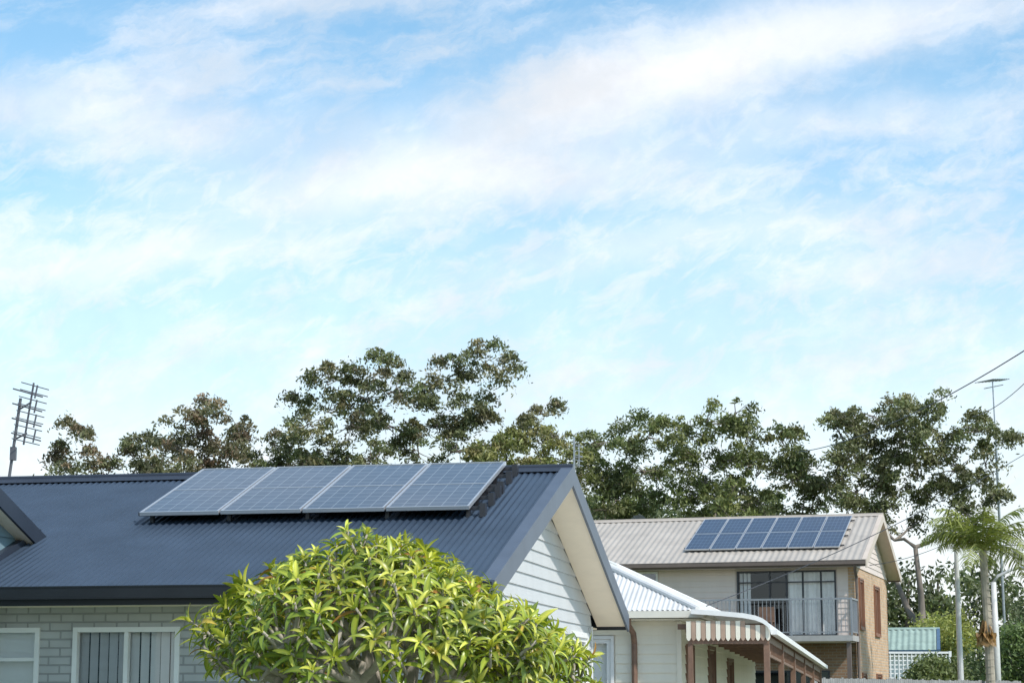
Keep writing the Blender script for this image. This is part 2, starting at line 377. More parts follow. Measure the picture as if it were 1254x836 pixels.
b.box(-5.6,-.3,-.95,-.90,4.30,4.35); b.box(-5.6,-.3,-.94,-.91,3.36,3.39)
b.box(-.35,-.30,-.899,.47,4.301,4.351); b.box(-.34,-.31,-.899,.47,3.36,3.39)
x=-5.55
while x<-.35:
    b.box(x,x+.016,-.933,-.917,3.39,4.30); x+=.12
y=-.8
while y<.45:
    b.box(-.333,-.317,y,y+.016,3.39,4.30); y+=.12
for x in (-5.6,-3.9,-2.1,-.36): b.box(x,x+.055,-.955,-.895,3.28,4.36)
b.make('balcony_railing',M('grey_railing',(.30,.31,.33),.4,metal=.3),h3)
b=MB()
for x in (-5.5,-2.9,-.5): b.box(x,x+.12,-.85,-.73,0,3.09)
b.make('balcony_posts',beigetrim,h3)
b=MB()
for cx in (-4.9,-3.2):
    b.box(cx,cx+.5,-.45,.0,3.70,3.74); b.box(cx,cx+.5,-.03,.01,3.74,4.15)
    for dx in (0,.46):
        for dy in (-.45,-.04): b.box(cx+dx,cx+dx+.04,dy,dy+.04,3.28,3.70)
b.make('balcony_chairs',brown,h3)
b=MB(); b.tube([(-.33,.42,0),(-.33,.42,5.0),(-.33,.1,5.2),(-.3,-.05,5.35)],[.045]*4,8); b.make('downpipe',beigetrim,h3)
array('solar_panel_array',H3,r3,.88,5.62,6,1.0,5.49+s3*1.0,4.15,5.49+s3*4.15,.10,pan2,alu,False,rows=2)
b=MB(); 
for i in range(10):
    a0=2*math.pi*i/10;a1=2*math.pi*(i+1)/10
    for r0,r1 in ((0,.2),(.2,.34)):
        b.quad((r0*math.cos(a0),.35*r0*r0*2,r0*math.sin(a0)),(r1*math.cos(a0),.35*r1*r1*2,r1*math.sin(a0)),(r1*math.cos(a1),.35*r1*r1*2,r1*math.sin(a1)),(r0*math.cos(a1),.35*r0*r0*2,r0*math.sin(a1)))
b.tube([(0,0,0),(0,.3,-.35),(0,.3,-.8)],[.02]*3); b.tube([(0,.3,-.3),(0,-.35,-.05)],[.01]*2)
d=b.make('satellite_dish',M('dish_grey',(.10,.13,.14),.5),None,recalc=False); d.location=(4.1,67.0,7.12); d.rotation_euler=(R(-25),0,R(200))

# ------------------------------------------------------------------ HOUSE 2 cream cottage
h2=empty('cream_cottage',(2.75,30.5,0),R(-11.43))
ze=2.83; k=2.9; rr=.47*k; L2=14.0
def hip(name,par,mat):
    E=[(-5.8,0,ze),(0,0,ze),(0,L2,ze),(-5.8,L2,ze)]; r0=(-2.9,2.9,ze+rr); r1=(-2.9,L2-2.9,ze+rr)
    V=[];F=[]; pitch=.076
    n=int(5.8/pitch*6); base=len(V)
    for i in range(n+1):
        x=-5.8+5.8*i/n; t=1-abs(x+2.9)/2.9; w_=.009*math.sin(2*math.pi*x/pitch)
        V.append((x,-.04,ze+w_)); V.append((x,2.9*t,ze+rr*t+w_))
    for i in range(n): F.append((base+2*i,base+2*i+2,base+2*i+3,base+2*i+1))
    n=int(L2/pitch*6); base=len(V)
    for i in range(n+1):
        y=L2*i/n; t=min(1,y/2.9,(L2-y)/2.9); w_=.009*math.sin(2*math.pi*y/pitch)
        V.append((.04,y,ze+w_)); V.append((-2.9*t,y,ze+rr*t+w_))
    for i in range(n): F.append((base+2*i,base+2*i+2,base+2*i+3,base+2*i+1))
    mesh(name,V,F,mat,par,smooth=True,recalc=False)
    mesh(name+'_rear',[E[3],E[0],r0,r1,E[2]],[(0,1,2,3),(4,0,3)],mat,par)
    b=MB(); 
    for a_,c_ in ((E[1],r0),(E[0],r0),(r0,r1),(E[2],r1)):
        b.tube([(a_[0],a_[1],a_[2]+.02),(c_[0],c_[1],c_[2]+.02)],[.045,.045],8)
    b.make(name+'_cappings',mat,par)
hip('hip_roof',h2,zinc)
b=MB(); b.box(-5.85,.1,-.13,-.03,ze-.11,ze-.008); b.box(.03,.13,-.03,L2,ze-.11,ze-.008); b.make('gutter',M('cream_gutter',(.74,.70,.6),.45,.06),h2)
b=MB(); b.box(-5.8,0.02,-.02,.3,ze-.14,ze-.12); b.box(-.3,.02,.3,L2,ze-.14,ze-.12); b.make('eave_lining',offwhite,h2)
cw=[(-2.15,-1.35,.2,2.42)]
wall('front_wall',h2,offwhite,PY(.32),-5.5,-.35,0,2.69,cw); boards('front_boards',h2,offwhite,PY(.31),.1,2.69,lambda z:-5.5,lambda z:-.33,[(-2.22,-1.28,.1,2.5)],.14)
window('front_door',h2,PY(.31),*cw[0],white,glass,(),(),[('r',-2.13,-1.37,blindw)],.06,.05)
sw=[(1.0,1.9,1.1,2.3),(4.2,5.2,.3,2.35),(7.5,8.5,1.,2.2)]
wall('side_wall',h2,offwhite,PXp(-.32),.52,L2-.3,0,2.69,sw); boards('side_boards',h2,offwhite,PXp(-.31),.1,2.69,lambda z:.31,lambda z:L2-.3,[(a-.06,b_+.06,c-.06,d+.06) for a,b_,c,d in sw],.14)
for i,wn in enumerate(sw): window('side_window_%d'%(i+1),h2,PXp(-.31),*wn,brown,darkglass,((wn[0]+wn[1])/2,),(),None,.06,.06)
b=MB(); b.box(-.35,-.28,.27,.308,0,2.68); b.make('corner_trim',offwhite,h2)
b=MB(); b.tube([(-.98,.22,0),(-.98,.22,2.35),(-.98,.12,2.5),(-1.03,-.05,2.62),(-1.03,-.08,2.75)],[.045]*5,8); b.make('downpipe',brown,h2)
wall('back_wall',h2,offwhite,PYp(L2-.3),-5.5,-.3,0,2.69); wall('left_wall',h2,offwhite,PXn(-5.5),.52,L2-.5,0,2.69)
drop=.021
prof=[(-.16,2.80),(.3,2.765),(.6,2.735),(.78,2.70),(.88,2.66),(.95,2.61),(.99,2.55),(1.0,2.50)]
V=[];F=[]; pitch=.076; ny=int(14.9/pitch*5); m_=len(prof)
for j in range(ny+1):
    y=-.31+14.9*j/ny
    for (x,z) in prof: V.append((x+.1,y,z+.02-drop*(y+.31)+.008*math.sin(2*math.pi*y/pitch)))
for j in range(ny):
    for i in range(m_-1): a=j*m_+i; F.append((a,a+1,a+m_+1,a+m_))
ver=empty('verandah'); ver.parent=h2
mesh('bullnose_roof',V,F,zinc,ver,smooth=True,recalc=False)
b=MB()
p8=[(x+.1,z+.035) for x,z in prof]
for i in range(m_-1):
    (xa,za),(xb,zb)=p8[i],p8[i+1]
    b.pts8([(xa,-.35,za-.07),(xb,-.35,zb-.07),(xb,-.315,zb-.07),(xa,-.315,za-.07),(xa,-.35,za),(xb,-.35,zb),(xb,-.315,zb),(xa,-.315,za)])
b.make('bullnose_end_capping',white,ver)
b=MB()
b.pts8([(1.10,-.31,2.46),(1.19,-.31,2.46),(1.19,14.6,2.46-.313),(1.10,14.6,2.46-.313),(1.10,-.31,2.53),(1.19,-.31,2.53),(1.19,14.6,2.53-.313),(1.10,14.6,2.53-.313)])
b.make('verandah_gutter',white,ver)
b1=MB();b2=MB()
n=17; x0=-.14; wv=(1.09-x0)/n
for i in range(n):
    bb=b1 if i%2 else b2; xa=x0+i*wv+.003; xb=x0+(i+1)*wv-.003; xm=(xa+xb)/2; zb_=2.42; zt=2.66 if i<12 else 2.60
    yf=-.30; pts=[(xa,zt),(xa,zb_),(xa+.012,zb_-.03),(xm,zb_-.05),(xb-.012,zb_-.03),(xb,zb_),(xb,zt)]
    q=len(bb.v); bb.v+=[(x,yf,z) for x,z in pts]+[(x,yf+.02,z) for x,z in pts]
    bb.f.append(tuple(range(q,q+7))); bb.f.append(tuple(range(q+7,q+14)))
    for e_ in range(7): bb.f.append((q+e_,q+(e_+1)%7,q+7+(e_+1)%7,q+7+e_))
b1.make('valance_brown_boards',M('valance_tan',(.42,.29,.21),.6,.1,5),ver); b2.make('valance_cream_boards',offwhite,ver)
b=MB()
for i in range(6):
    y=-.26+i*2.9; zt=2.44-drop*i*2.9
    b.box(.985,1.07,y,y+.085,0,zt)
    b.tube([(1.03,y+.04,zt-.55),(1.03,y+.28,zt-.34),(1.03,y+.55,zt-.22)],[.018]*3,5)
b.box(-.12,1.07,-.27,-.23,2.33,2.40); b.box(-.12,-.05,-.26,-.2,0,2.6)
b.pts8([(1.0,-.2,2.36),(1.05,-.2,2.36),(1.05,14.5,2.05),(1.0,14.5,2.05),(1.0,-.2,2.45),(1.05,-.2,2.45),(1.05,14.5,2.14),(1.0,14.5,2.14)])
b.pts8([(1.01,-.2,2.16),(1.04,-.2,2.16),(1.04,14.5,1.85),(1.01,14.5,1.85),(1.01,-.2,2.20),(1.04,-.2,2.20),(1.04,14.5,1.89),(1.01,14.5,1.89)])
for i in range(60): 
    y=-.1+i*.245; b.box(1.015,1.035,y,y+.02,2.20-drop*y,2.36-drop*y)
for i in range(15): b.box(-.3,1.0,i*1.0,i*1.0+.06,2.55-drop*i,2.63-drop*i)
b.make('verandah_posts',brown,ver)
b=MB(); b.box(-.3,1.1,-.3,14.5,.15,.3); b.make('verandah_deck',timberfence,ver)

# ------------------------------------------------------------------ green roof house
h4=empty('green_roof_cottage',(17.6,85,0),R(-12))
gable_roof(h4,'',-8,0,0,6.4,3.42,.95,greenroof,greenroof,M('blue_fascia',(.06,.12,.18),.5),white,.4,.3,.25,.022,.16,M('blue_barge',(.08,.14,.22),.5))
wall('front_wall',h4,white,PY(.4),-7.7,-.3,0,3.24,[(-3.5,-2,1,2.3)]); window('front_window',h4,PY(.4),-3.5,-2,1,2.3,white,darkglass,(-2.75,))
wall('side_wall',h4,bluewall,PXp(-.3),.4,6,0,3.3,[(1.5,2.7,1,2.4)]); window('side_window',h4,PXp(-.3),1.5,2.7,1,2.4,white,darkglass,(2.1,))
mesh('gable',[(-.3,.4,3.3),(-.3,6,3.3),(-.3,3.2,4.2)],[(0,1,2)],bluewall,h4)
wall('back_wall',h4,white,PYp(6),-7.7,-.3,0,3.24)
b=MB()
for i in range(14):
    x=15.0+i*.17
    b.box(x,x+.045,82.0,82.02,1.5,3.2)
for i in range(10):
    z=1.55+i*.17; b.box(14.9,17.4,82.022,82.04,z,z+.045)
for x in (14.85,17.35): b.box(x,x+.1,81.97,82.07,0,3.3)
b.box(14.85,17.45,81.98,82.06,3.2,3.28); b.make('white_lattice_screen',white)

# fence
b=MB(); 
P0=Vector((7.3,50,0)); P1=Vector((15.5,63,0)); n=110; dd=(P1-P0)/n; tn=dd.normalized(); nn=Vector((-tn.y,tn.x,0))
for i in range(n):
    p=P0+dd*i; q=p+dd*.9; t=random.uniform(-.02,.02)
    b.pts8([(p.x,p.y,0),(q.x,q.y,0),(q.x+nn.x*.02,q.y+nn.y*.02,0),(p.x+nn.x*.02,p.y+nn.y*.02,0),(p.x,p.y,2.0+t),(q.x,q.y,2.0+t),(q.x+nn.x*.02,q.y+nn.y*.02,2.0+t),(p.x+nn.x*.02,p.y+nn.y*.02,2.0+t)])
b.make('paling_fence',timberfence)

# ------------------------------------------------------------------ poles, lamps, antennas, wires
def rod(b,a,c,r=.012,n=5): b.tube([a,c],[r,r],n)
b=MB(); X=13.45;Y=62
b.tube([(X,Y,0),(X,Y,3),(X,Y,6.25)],[.10,.085,.06],10); b.tube([(X,Y,6.25),(X,Y,6.3)],[.07,.03],8); b.box(X-.35,X+.35,Y-.04,Y+.04,5.95,6.03)
for dx in (-.3,.3): b.tube([(X+dx,Y,6.03),(X+dx,Y,6.13)],[.035,.03],6)
b.make('service_pole',polewhite,smooth=False)
b=MB(); X=15.25;Y=65
b.tube([(X,Y,0),(X,Y,3),(X,Y,5.1)],[.13,.11,.08],10); b.tube([(X,Y,5.1),(X+.15,Y,5.3),(X+.6,Y-.1,5.5),(X+.85,Y-.15,5.55)],[.06,.05,.04,.04],8)
b.tube([(X+.8,Y-.15,5.53),(X+1.0,Y-.2,5.55),(X+1.35,Y-.25,5.6),(X+1.45,Y-.27,5.6)],[.05,.11,.09,.03],8); b.make('street_lamp',polewhite,smooth=True)
b=MB(); ax,ay=-6.42,26.0
rod(b,(ax-.1,ay,3.4),(ax+.10,ay,5.35),.02,6); rod(b,(ax-.12,ay,4.2),(ax-.28,ay-.1,3.7),.012); 
rod(b,(ax+.16,ay,4.75),(ax+.26,ay,5.55),.014)
for i in range(9):
    z=4.78+i*.09; xo=ax+.17+(i*.0115)
    rod(b,(xo-.10,ay-.25,z+.02),(xo+.15,ay+.2,z-.01),.007)
for i in range(4):
    z=4.86+i*.19; rod(b,(ax+.02,ay-.1,z+.03),(ax+.36,ay+.1,z-.05),.010); rod(b,(ax+.28,ay,z-.08),(ax+.31,ay,z+.09),.012)
rod(b,(ax+.05,ay,4.82),(ax+.2,ay,4.9),.012); rod(b,(ax+.08,ay,5.2),(ax+.24,ay,5.3),.012)
b.box(ax+.0,ax+.07,ay-.04,ay+.04,4.55,4.72)
b.make('tv_antenna',M('antenna_dull_metal',(.14,.14,.15),.5,.1,5,metal=.4))
b=MB(); ax,ay=.92,30.0
rod(b,(ax,ay,3),(ax,ay,5.35),.014); rod(b,(ax+.07,ay,4.9),(ax+.07,ay,5.25),.008); rod(b,(ax-.02,ay,5.05),(ax+.12,ay,5.05),.008)
for i in range(5): rod(b,(ax+.02,ay-.1,4.93+i*.07),(ax+.13,ay+.1,4.93+i*.07),.006)
b.make('tv_antenna',steel)
b=MB()
base=Vector((24.9,104,0)); top=Vector((24.75,104,17.6)); rod(b,base,top,.018,6)
bd=Vector((1,.5,.12)).normalized()*1.3; c=top-Vector((0,0,.08)); rod(b,c-bd*.4,c+bd*.6,.02)
side=bd.cross(Vector((0,0,1))).normalized()
for i in range(8):
    p=c-bd*.4+bd*(i/7); l=.75*(1-.45*i/7); rod(b,p-side*l,p+side*l,.02)
rod(b,(24.9,104,0),(24.8,104,14),.07,8); rod(b,(24.8,104,14),(24.76,104,17.5),.035,8); rod(b,(24.3,104,17.1),(25.3,104,17.3),.025); b.make('tv_antenna_mast',steel)
b=MB(); b.tube([(11.6,40,0),(11.6,40,9.3)],[.16,.11],10); b.box(11.55,11.65,39.1,40.9,8.75,8.87)
for dy in (-.8,-.4,.4,.8): b.tube([(11.6,40+dy,8.87),(11.6,40+dy,9.0)],[.04,.03],6)
b.make('timber_utility_pole',bark)
def wire(b,a,c,sag,r=.012,n=18):
    a=Vector(a);c=Vector(c); pts=[]
    for i in range(n+1):
        t=i/n; p=a.lerp(c,t); p.z-=sag*4*t*(1-t); pts.append(p)
    b.tube(pts,[r]*len(pts),4,False)
b=MB()
wire(b,(11.6,39.2,9.25),(11.3,80,11.0),.55,.016); wire(b,(11.6,40.4,9.2),(18.2,80,12.4),.4,.014)
wire(b,(11.6,39.2,9.0),(11.6,-20,9.3),.4); wire(b,(11.6,40.8,9.0),(11.6,-20,9.2),.4)
wire(b,(11.6,40,7.2),(2.9,30.7,2.9),.25,.008)
wire(b,(13.15,62,6.13),(20,66,6.5),.12,.012); wire(b,(13.75,62,6.13),(24,63,5.4),.15,.010); wire(b,(13.15,62,6.1),(10.4,59.6,5.3),.1,.010)
b.make('power_lines',darkmetal)

# ------------------------------------------------------------------ foliage
def leafmesh(name,C,ln,wd,cols,mat,parent,rng,droop=0.):
    N=len(C); a=rng.normal(size=(N,3)); a[:,2]-=droop; a/=np.linalg.norm(a,axis=1)[:,None]
    r=rng.normal(size=(N,3)); r[:,2]*=.6; bb=np.cross(a,r); bb/=np.linalg.norm(bb,axis=1)[:,None]+1e-9
    A=a*ln[:,None]; B=bb*wd[:,None]
    V=np.stack([C-A,C+B-A*.1,C+A,C-B-A*.1],axis=1).reshape(-1,3)
    me=bpy.data.meshes.new(name); me.vertices.add(4*N); me.vertices.foreach_set('co',V.astype(np.float32).ravel())
    me.loops.add(4*N); me.loops.foreach_set('vertex_index',np.arange(4*N,dtype=np.int32))
    me.polygons.add(N); me.polygons.foreach_set('loop_start',np.arange(0,4*N,4,dtype=np.int32))
    me.polygons.foreach_set('loop_total',np.full(N,4,dtype=np.int32))
    me.update(calc_edges=True)
    at=me.color_attributes.new('Col','FLOAT_COLOR','POINT')
    cc=np.ones((4*N,4),dtype=np.float32); cc[:,:3]=np.repeat(cols,4,axis=0); at.data.foreach_set('color',cc.ravel())
    me.materials.append(mat); o=bpy.data.objects.new(name,me); return link(o,parent)
def eucalypt(name,bx,by,lobes,tr,seed,col,col2,fork=.45,dens=92,lsz=.122,depth=1.5,rc0=.29,sat=.45):
    rng=np.random.default_rng(seed); e=empty(name,(bx,by,0)); b=MB()
    H=max(l[1] for l in lobes); xm=sum(l[0] for l in lobes)/len(lobes)
    zmin=min(l[1] for l in lobes)
    full=[(x,z,r*.94,rng.uniform(-depth,depth)) for x,z,r in lobes]
    for (x,z,r) in lobes:
        for j in range(2):
            if rng.uniform()<sat and z-1.2>zmin-1.5:
                full.append((x+rng.uniform(-1,1)*r*1.2,z-rng.uniform(.3,1.7)*r,r*rng.uniform(.35,.75),rng.uniform(-depth,depth)*1.2))
            if rng.uniform()<.35:
                a=rng.uniform(-.3,3.4); full.append((x+math.cos(a)*r*1.25,z+math.sin(a)*r*.85,r*rng.uniform(.16,.34),rng.uniform(-.6,.6)))
    fz=H*fork; F0=Vector(((xm-bx)*.3,0,fz))
    b.tube([(0,0,0),((xm-bx)*.12+.12,.1,fz*.35),((xm-bx)*.2-.1,0,fz*.7),tuple(F0-Vector((0,0,.4)))],[tr*1.2,tr,tr*.9,tr*.72],9)
    C=[];COLS=[]
    forks=[F0+Vector((sx*H*.055+rng.uniform(-.3,.3),rng.uniform(-1,1),H*rng.uniform(.10,.2))) for sx in (-1.3,-.4,.5,1.3)]
    used=set()
    nodes_=[(f,tr*.34,i) for i,f in enumerate(forks)]
    for (lx,lz,lr,dy) in sorted(full,key=lambda l:l[1]):
        c=Vector((lx-bx,dy,lz))
        fk,fr,fi=min(nodes_,key=lambda f:(f[0]-c).length+ (3 if f[0].z>c.z-.2 else 0))
        if fi>=0: used.add(fi)
        L_=(c-fk).length; j=lambda s:Vector((rng.uniform(-s,s),rng.uniform(-s,s),rng.uniform(-s,s)))
        m1=fk.lerp(c,.33)+j(.10*L_); m2=fk.lerp(c,.68)+j(.09*L_)
        r0=min(fr*.92,tr*.31)
        b.tube([fk,m1,m2,c],[r0,r0*.8,r0*.6,r0*.35],6)
        nodes_.append((m2,r0*.75,-1)); 
        k=int(6.0*lr*lr)+3
        lobe_t=rng.uniform(.78,1.22)
        for i in range(k):
            d=rng.normal(size=3); d/=np.linalg.norm(d); rad=rng.uniform(.45,1.12)
            cc=np.array([c.x,c.y,c.z])+d*np.array([lr*1.1,lr*1.0,lr*.8])*rad
            b.tube([m2.lerp(c,rng.uniform(0,1)),tuple((cc+np.array(c))/2+rng.normal(size=3)*.12),tuple(cc)],[tr*.08,tr*.06,tr*.03],4,False)
            rc=rc0*rng.uniform(.5,1.5); n=int(dens*rng.uniform(.6,1.3)*min(1.25,rc/rc0))
            q=rng.normal(size=(n,3))*np.array([rc*.78,rc*.78,rc*.36]); q[:,2]-=.30*(q[:,0]**2+q[:,1]**2)/rc
            C.append(cc+q)
            t=rng.uniform(.66,1.34)*lobe_t; mixv=rng.uniform(0,1)**2.2
            base=np.array(col)*(1-mixv)+np.array(col2)*mixv
            COLS.append(1.08*base*np.array([1,1,1.12])*t*rng.uniform(.6,1.4,size=(n,1)))
    for i in used:
        fk=forks[i]; st=F0-Vector((0,0,rng.uniform(.6,1.1))); b.tube([st,st.lerp(fk,.45)+Vector((rng.uniform(-.15,.15),0,-.1)),fk],[tr*.6,tr*.45,tr*.32],8)
    b.make('trunk_and_limbs',bark,e,smooth=True,recalc=False)
    C=np.concatenate(C);COLS=np.concatenate(COLS); n=len(C)
    leafmesh('foliage',C,rng.uniform(.6,1.3,n)*lsz,rng.uniform(.28,.45,n)*lsz,COLS,euleaf,e,rng,.6)
    return e
LA=[(-21.3,14.6,.6),(-22.5,13.5,.5),(-21.8,12.5,.7),(-20.7,13.0,.5),(-21.2,11,1.0)]
LB=[(-19.5,13.0,.9),(-18.1,14.1,1.0),(-17.3,13.2,.9),(-18.7,12.5,1.1),(-19.9,11.8,1.),(-17.8,11.5,1.2)]
LC=[(-15.7,14.7,1.0),(-14.5,15.1,.9),(-13.6,14.7,.7),(-15.1,13.4,1.3),(-16.3,13.3,1.),(-14,13,1.1),(-15.4,11.6,1.4)]
LD=[(-12.3,14.2,.9),(-11.1,14.7,.9),(-11.5,13.2,1.1),(-12.9,13.0,1.0),(-12,11.8,1.3)]
LE=[(-10.2,16.1,.6),(-9.1,17.0,.75),(-7.7,17.6,.95),(-6.3,17.4,.9),(-5.5,16.4,.9),(-7.1,16.2,1.0),(-8.7,15.6,.8),(-9.9,14.6,.9),(-7.9,14.6,1.2),(-5.9,14.8,1.2),(-9.1,13.1,1.1),(-6.7,13.0,1.4),(-10.2,12.8,1),(-8,11.6,1.4)]
LF=[(-1.8,18.7,.85),(-.3,17.6,.9),(-2.9,18.0,.6),(-3.6,17,.85),(-1.2,16.4,.55),(-2.6,16.0,.75),(-4.5,16.4,.65),(-1.4,14.9,.9),(-3.9,15,1.0),(-4.7,13.5,1.1),(-2.7,13.5,1.3),(1.5,15.6,.6),(.6,15.1,.3),(-3.3,11.8,1.3)]
LG=[(-1.1,13.4,1.1),(.5,14.0,1.1),(2.1,13.7,1.1),(3.0,13,.9),(-.3,12.7,1.2),(1.2,12.3,1.3),(2.3,11.5,1.2)]
LH=[(4.3,14.0,1.0),(5.7,14.8,1.0),(6.9,14.3,1.0),(4.9,12.8,1.3),(6.5,12.8,1.3),(3.7,12.6,1.0),(5.3,11.3,1.3),(6.9,11.1,1.4),(4.3,10.6,1.3)]
LI=[(8.1,14.7,1.1),(10.9,15.1,.9),(9.7,14.9,1.1),(8.5,13,1.4),(10.3,13,1.4),(8.9,11.3,1.4),(10.9,11.5,1.3),(9.6,10,1.4)]
LJ=[(11.9,14.6,1.0),(13.3,14.1,1.0),(14.3,13.4,.8),(12.5,12.8,1.3),(13.9,12.2,1.2),(12.1,11,1.3),(13.9,10.6,1.2),(12.8,9.6,1.3),(14.9,11.6,1.0)]
LK=[(16.5,14.7,.9),(17.9,15.2,1.1),(19.4,15.6,1.2),(20.9,15.3,1.1),(22.5,14.4,1.1),(23.7,13.1,.9),(24.4,13.9,.6),(16.0,13,1.1),(18.1,13.2,1.2),(20.1,13.6,1.2),(21.8,12.5,1.2),(16.9,11.5,1.1),(19.0,11.5,1.0),(23.3,11.3,1.0),(15.6,11.2,1.0),(22.3,10.3,.9),(17.6,14.2,1.),(19.2,14.4,1.),(21.3,13.9,1.),(17.6,10.2,1.0),(20.6,11.3,1.0)]
for i,(bx,L_,tr,sd,c1,c2) in enumerate([
    (-21.4,LA,.20,1,(.15,.16,.075),(.22,.15,.09)),(-18.4,LB,.22,2,(.14,.155,.07),(.19,.15,.08)),
    (-15,LC,.26,3,(.16,.16,.075),(.24,.16,.10)),(-12,LD,.22,4,(.135,.155,.065),(.19,.16,.08)),
    (-7.6,LE,.34,5,(.145,.165,.065),(.20,.17,.085)),(-2.6,LF,.34,6,(.14,.16,.065),(.21,.17,.085)),
    (1,LG,.28,7,(.19,.205,.06),(.24,.21,.08)),(5.4,LH,.3,8,(.13,.16,.055),(.18,.18,.07)),
    (9.6,LI,.3,9,(.15,.175,.055),(.20,.20,.07)),(12.9,LJ,.3,10,(.13,.16,.055),(.19,.18,.07)),
    (20,LK,.34,11,(.15,.165,.065),(.20,.18,.085))]):
    eucalypt('eucalyptus_tree',bx,100+[0,2,-1,3,0,1,-3,2,-1,1.5,0][i],L_,tr,sd,c1,c2,fork=.36,sat=.45 if i<7 else .6)
rm=random.Random(3); mass=[]
x=-22
while x<30:
    top=12.0 if x<14.5 else (10.5 if x<21 else 8.5)
    for z in np.arange(3,top,2.0): mass.append((x+rm.uniform(-.8,.8),z+rm.uniform(-.6,.6)+.4,1.5))
    x+=2.0
rng=np.random.default_rng(77); e=empty('distant_tree_line',(0,116,0)); C=[];CC=[]; tb=MB()
for (lx,lz,lr) in mass:
    for i in range(8):
        d=rng.normal(size=3); d/=np.linalg.norm(d); cc=np.array([lx,rng.uniform(-3,3),lz])+d*lr*rng.uniform(.3,1)
        n=80; q=rng.normal(size=(n,3))*np.array([.5,.5,.32])
        C.append(cc+q); CC.append(np.array([.145,.17,.08])*rng.uniform(.6,1.3)*rng.uniform(.6,1.4,size=(n,1)))
for i in range(24):
    x=-22+i*2.1; tb.tube([(x,0,0),(x+rm.uniform(-.4,.4),0,4),(x+rm.uniform(-.8,.8),0,8)],[.2,.15,.06],6)
tb.make('trunks',bark,e)
C=np.concatenate(C);CC=np.concatenate(CC); leafmesh('foliage',C,rng.uniform(.13,.26,len(C)),rng.uniform(.06,.11,len(C)),CC,euleaf,e,rng,.3)
def bush(name,x,y,rx,rz,zc,col,seed,n=8000,sz=.10):
    rng=np.random.default_rng(seed); e=empty(name,(x,y,0)); b=MB()
    for i in range(7):
        a=rng.uniform(0,6.28); b.tube([(0,0,0),(math.cos(a)*rx*.3,math.sin(a)*rx*.3,zc*.6),(math.cos(a)*rx*.7,math.sin(a)*rx*.7,zc+rng.uniform(0,rz*.5))],[.06,.04,.015],5)
    b.make('stems',bark,e)
    cl=rng.normal(size=(60,3)); cl/=np.linalg.norm(cl,axis=1)[:,None]; cl*=np.array([rx,rx,rz])*.85*rng.uniform(.7,1.1,size=(60,1)); cl[:,2]+=zc
    q=rng.normal(size=(n,3))*rx*.17
    idx=rng.integers(0,60,n); tone=rng.uniform(.7,1.3,60)[idx][:,None]
    leafmesh('foliage',cl[idx]+q,rng.uniform(.6,1.3,n)*sz,rng.uniform(.3,.5,n)*sz,np.array(col)*tone*rng.uniform(.7,1.3,size=(n,1)),euleaf,e,rng,.2)
bush('hedge_shrub',18.3,74,1.3,1.7,2.2,(.13,.18,.06),21)
bush('hedge_shrub',16.3,78,1.0,1.2,1.8,(.17,.20,.08),22)
bush('flowering_shrub',19.2,92,1.7,1.0,4.0,(.34,.36,.10),23)
bush('hedge_shrub',21.5,88,2.2,2.0,2.5,(.13,.17,.07),24)
bush('hedge_shrub',24.0,90,2.0,2.0,4.5,(.14,.17,.08),25)
bush('hedge_shrub',15.2,75,.9,1.0,1.9,(.16,.19,.07),26)

# palm
def palm(name,x,y,z):
    rng=random.Random(5); e=empty(name,(x,y,0)); b=MB()
    pts=[(0,0,0),(.03,0,z*.35),(0,0,z*.7),(-.05,0,z)]; b.tube(pts,[.16,.13,.12,.11],10)
    for i in range(24): b.tube([(.02,0,.4+i*.2),(.02,0,.43+i*.2)],[.155-.0015*i,.15-.0015*i],10)
    b.make('trunk',M('palm_trunk',(.36,.31,.24),.9,.3,4,.4),e)
    V=[];cols=[];F=[]
    def frond(az,el,L,dead=False,z0=z):
        d=Vector((math.cos(az),math.sin(az),0)); p=Vector((-.05,0,z0)); th=el; seg=24; side=Vector((-d.y,d.x,0))
        pts=[p.copy()]
        for i in range(seg):
            p=p+(d*math.cos(th)+Vector((0,0,1))*math.sin(th))*(L/seg); th-=(.04+.06*i/seg) if not dead else .10; pts.append(p.copy())
        rb.tube(pts,[.02*(1-i/(seg+1))+.004 for i in range(seg+1)],4,False)
        for i in range(2,seg+1):
            for sg in (-1,1):
              for q in (0,.5):
                p=pts[i].lerp(pts[i-1],q); ll=.55*math.sin(math.pi*(i/(seg+1))**.8)+.12
                dr=rng.uniform(.2,1.3) if not dead else 1.8
                if dead: ll*=.6
                tip=p+side*sg*ll*.75+(pts[i]-pts[i-1]).normalized()*ll*.45-Vector((0,0,dr*ll*.6))
                mid=p.lerp(tip,.5)+Vector((0,0,.05)); w_=(pts[i]-pts[i-1]).normalized()*.016
                n=len(V); V.extend([p-w_,p+w_,mid+w_*1.2,tip,mid-w_*1.2]); F.append((n,n+1,n+2,n+4)); F.append((n+4,n+2,n+3))
                c=(.25,.28,.07) if not dead else (.46,.28,.12); t=rng.uniform(.5,1.4); cols.extend([(c[0]*t,c[1]*t,c[2]*t,1)]*5)
    rb=MB()
    for i in range(18): frond(i*2.4,rng.uniform(.15,1.5),rng.uniform(1.8,2.5))
    for i in range(9): frond(i*.9,-.9,.7,True,z-1.9)
    rb.make('frond_stems',M('frond_stem',(.3,.3,.1),.6),e,recalc=False)
    me=bpy.data.meshes.new('fronds'); me.from_pydata([tuple(v) for v in V],[],F); at=me.color_attributes.new('Col','FLOAT_COLOR','POINT')
    at.data.foreach_set('color',np.array(cols,dtype=np.float32).ravel()); me.materials.append(euleaf); link(bpy.data.objects.new('fronds',me),e)
palm('palm_tree',13.85,60,5.75)

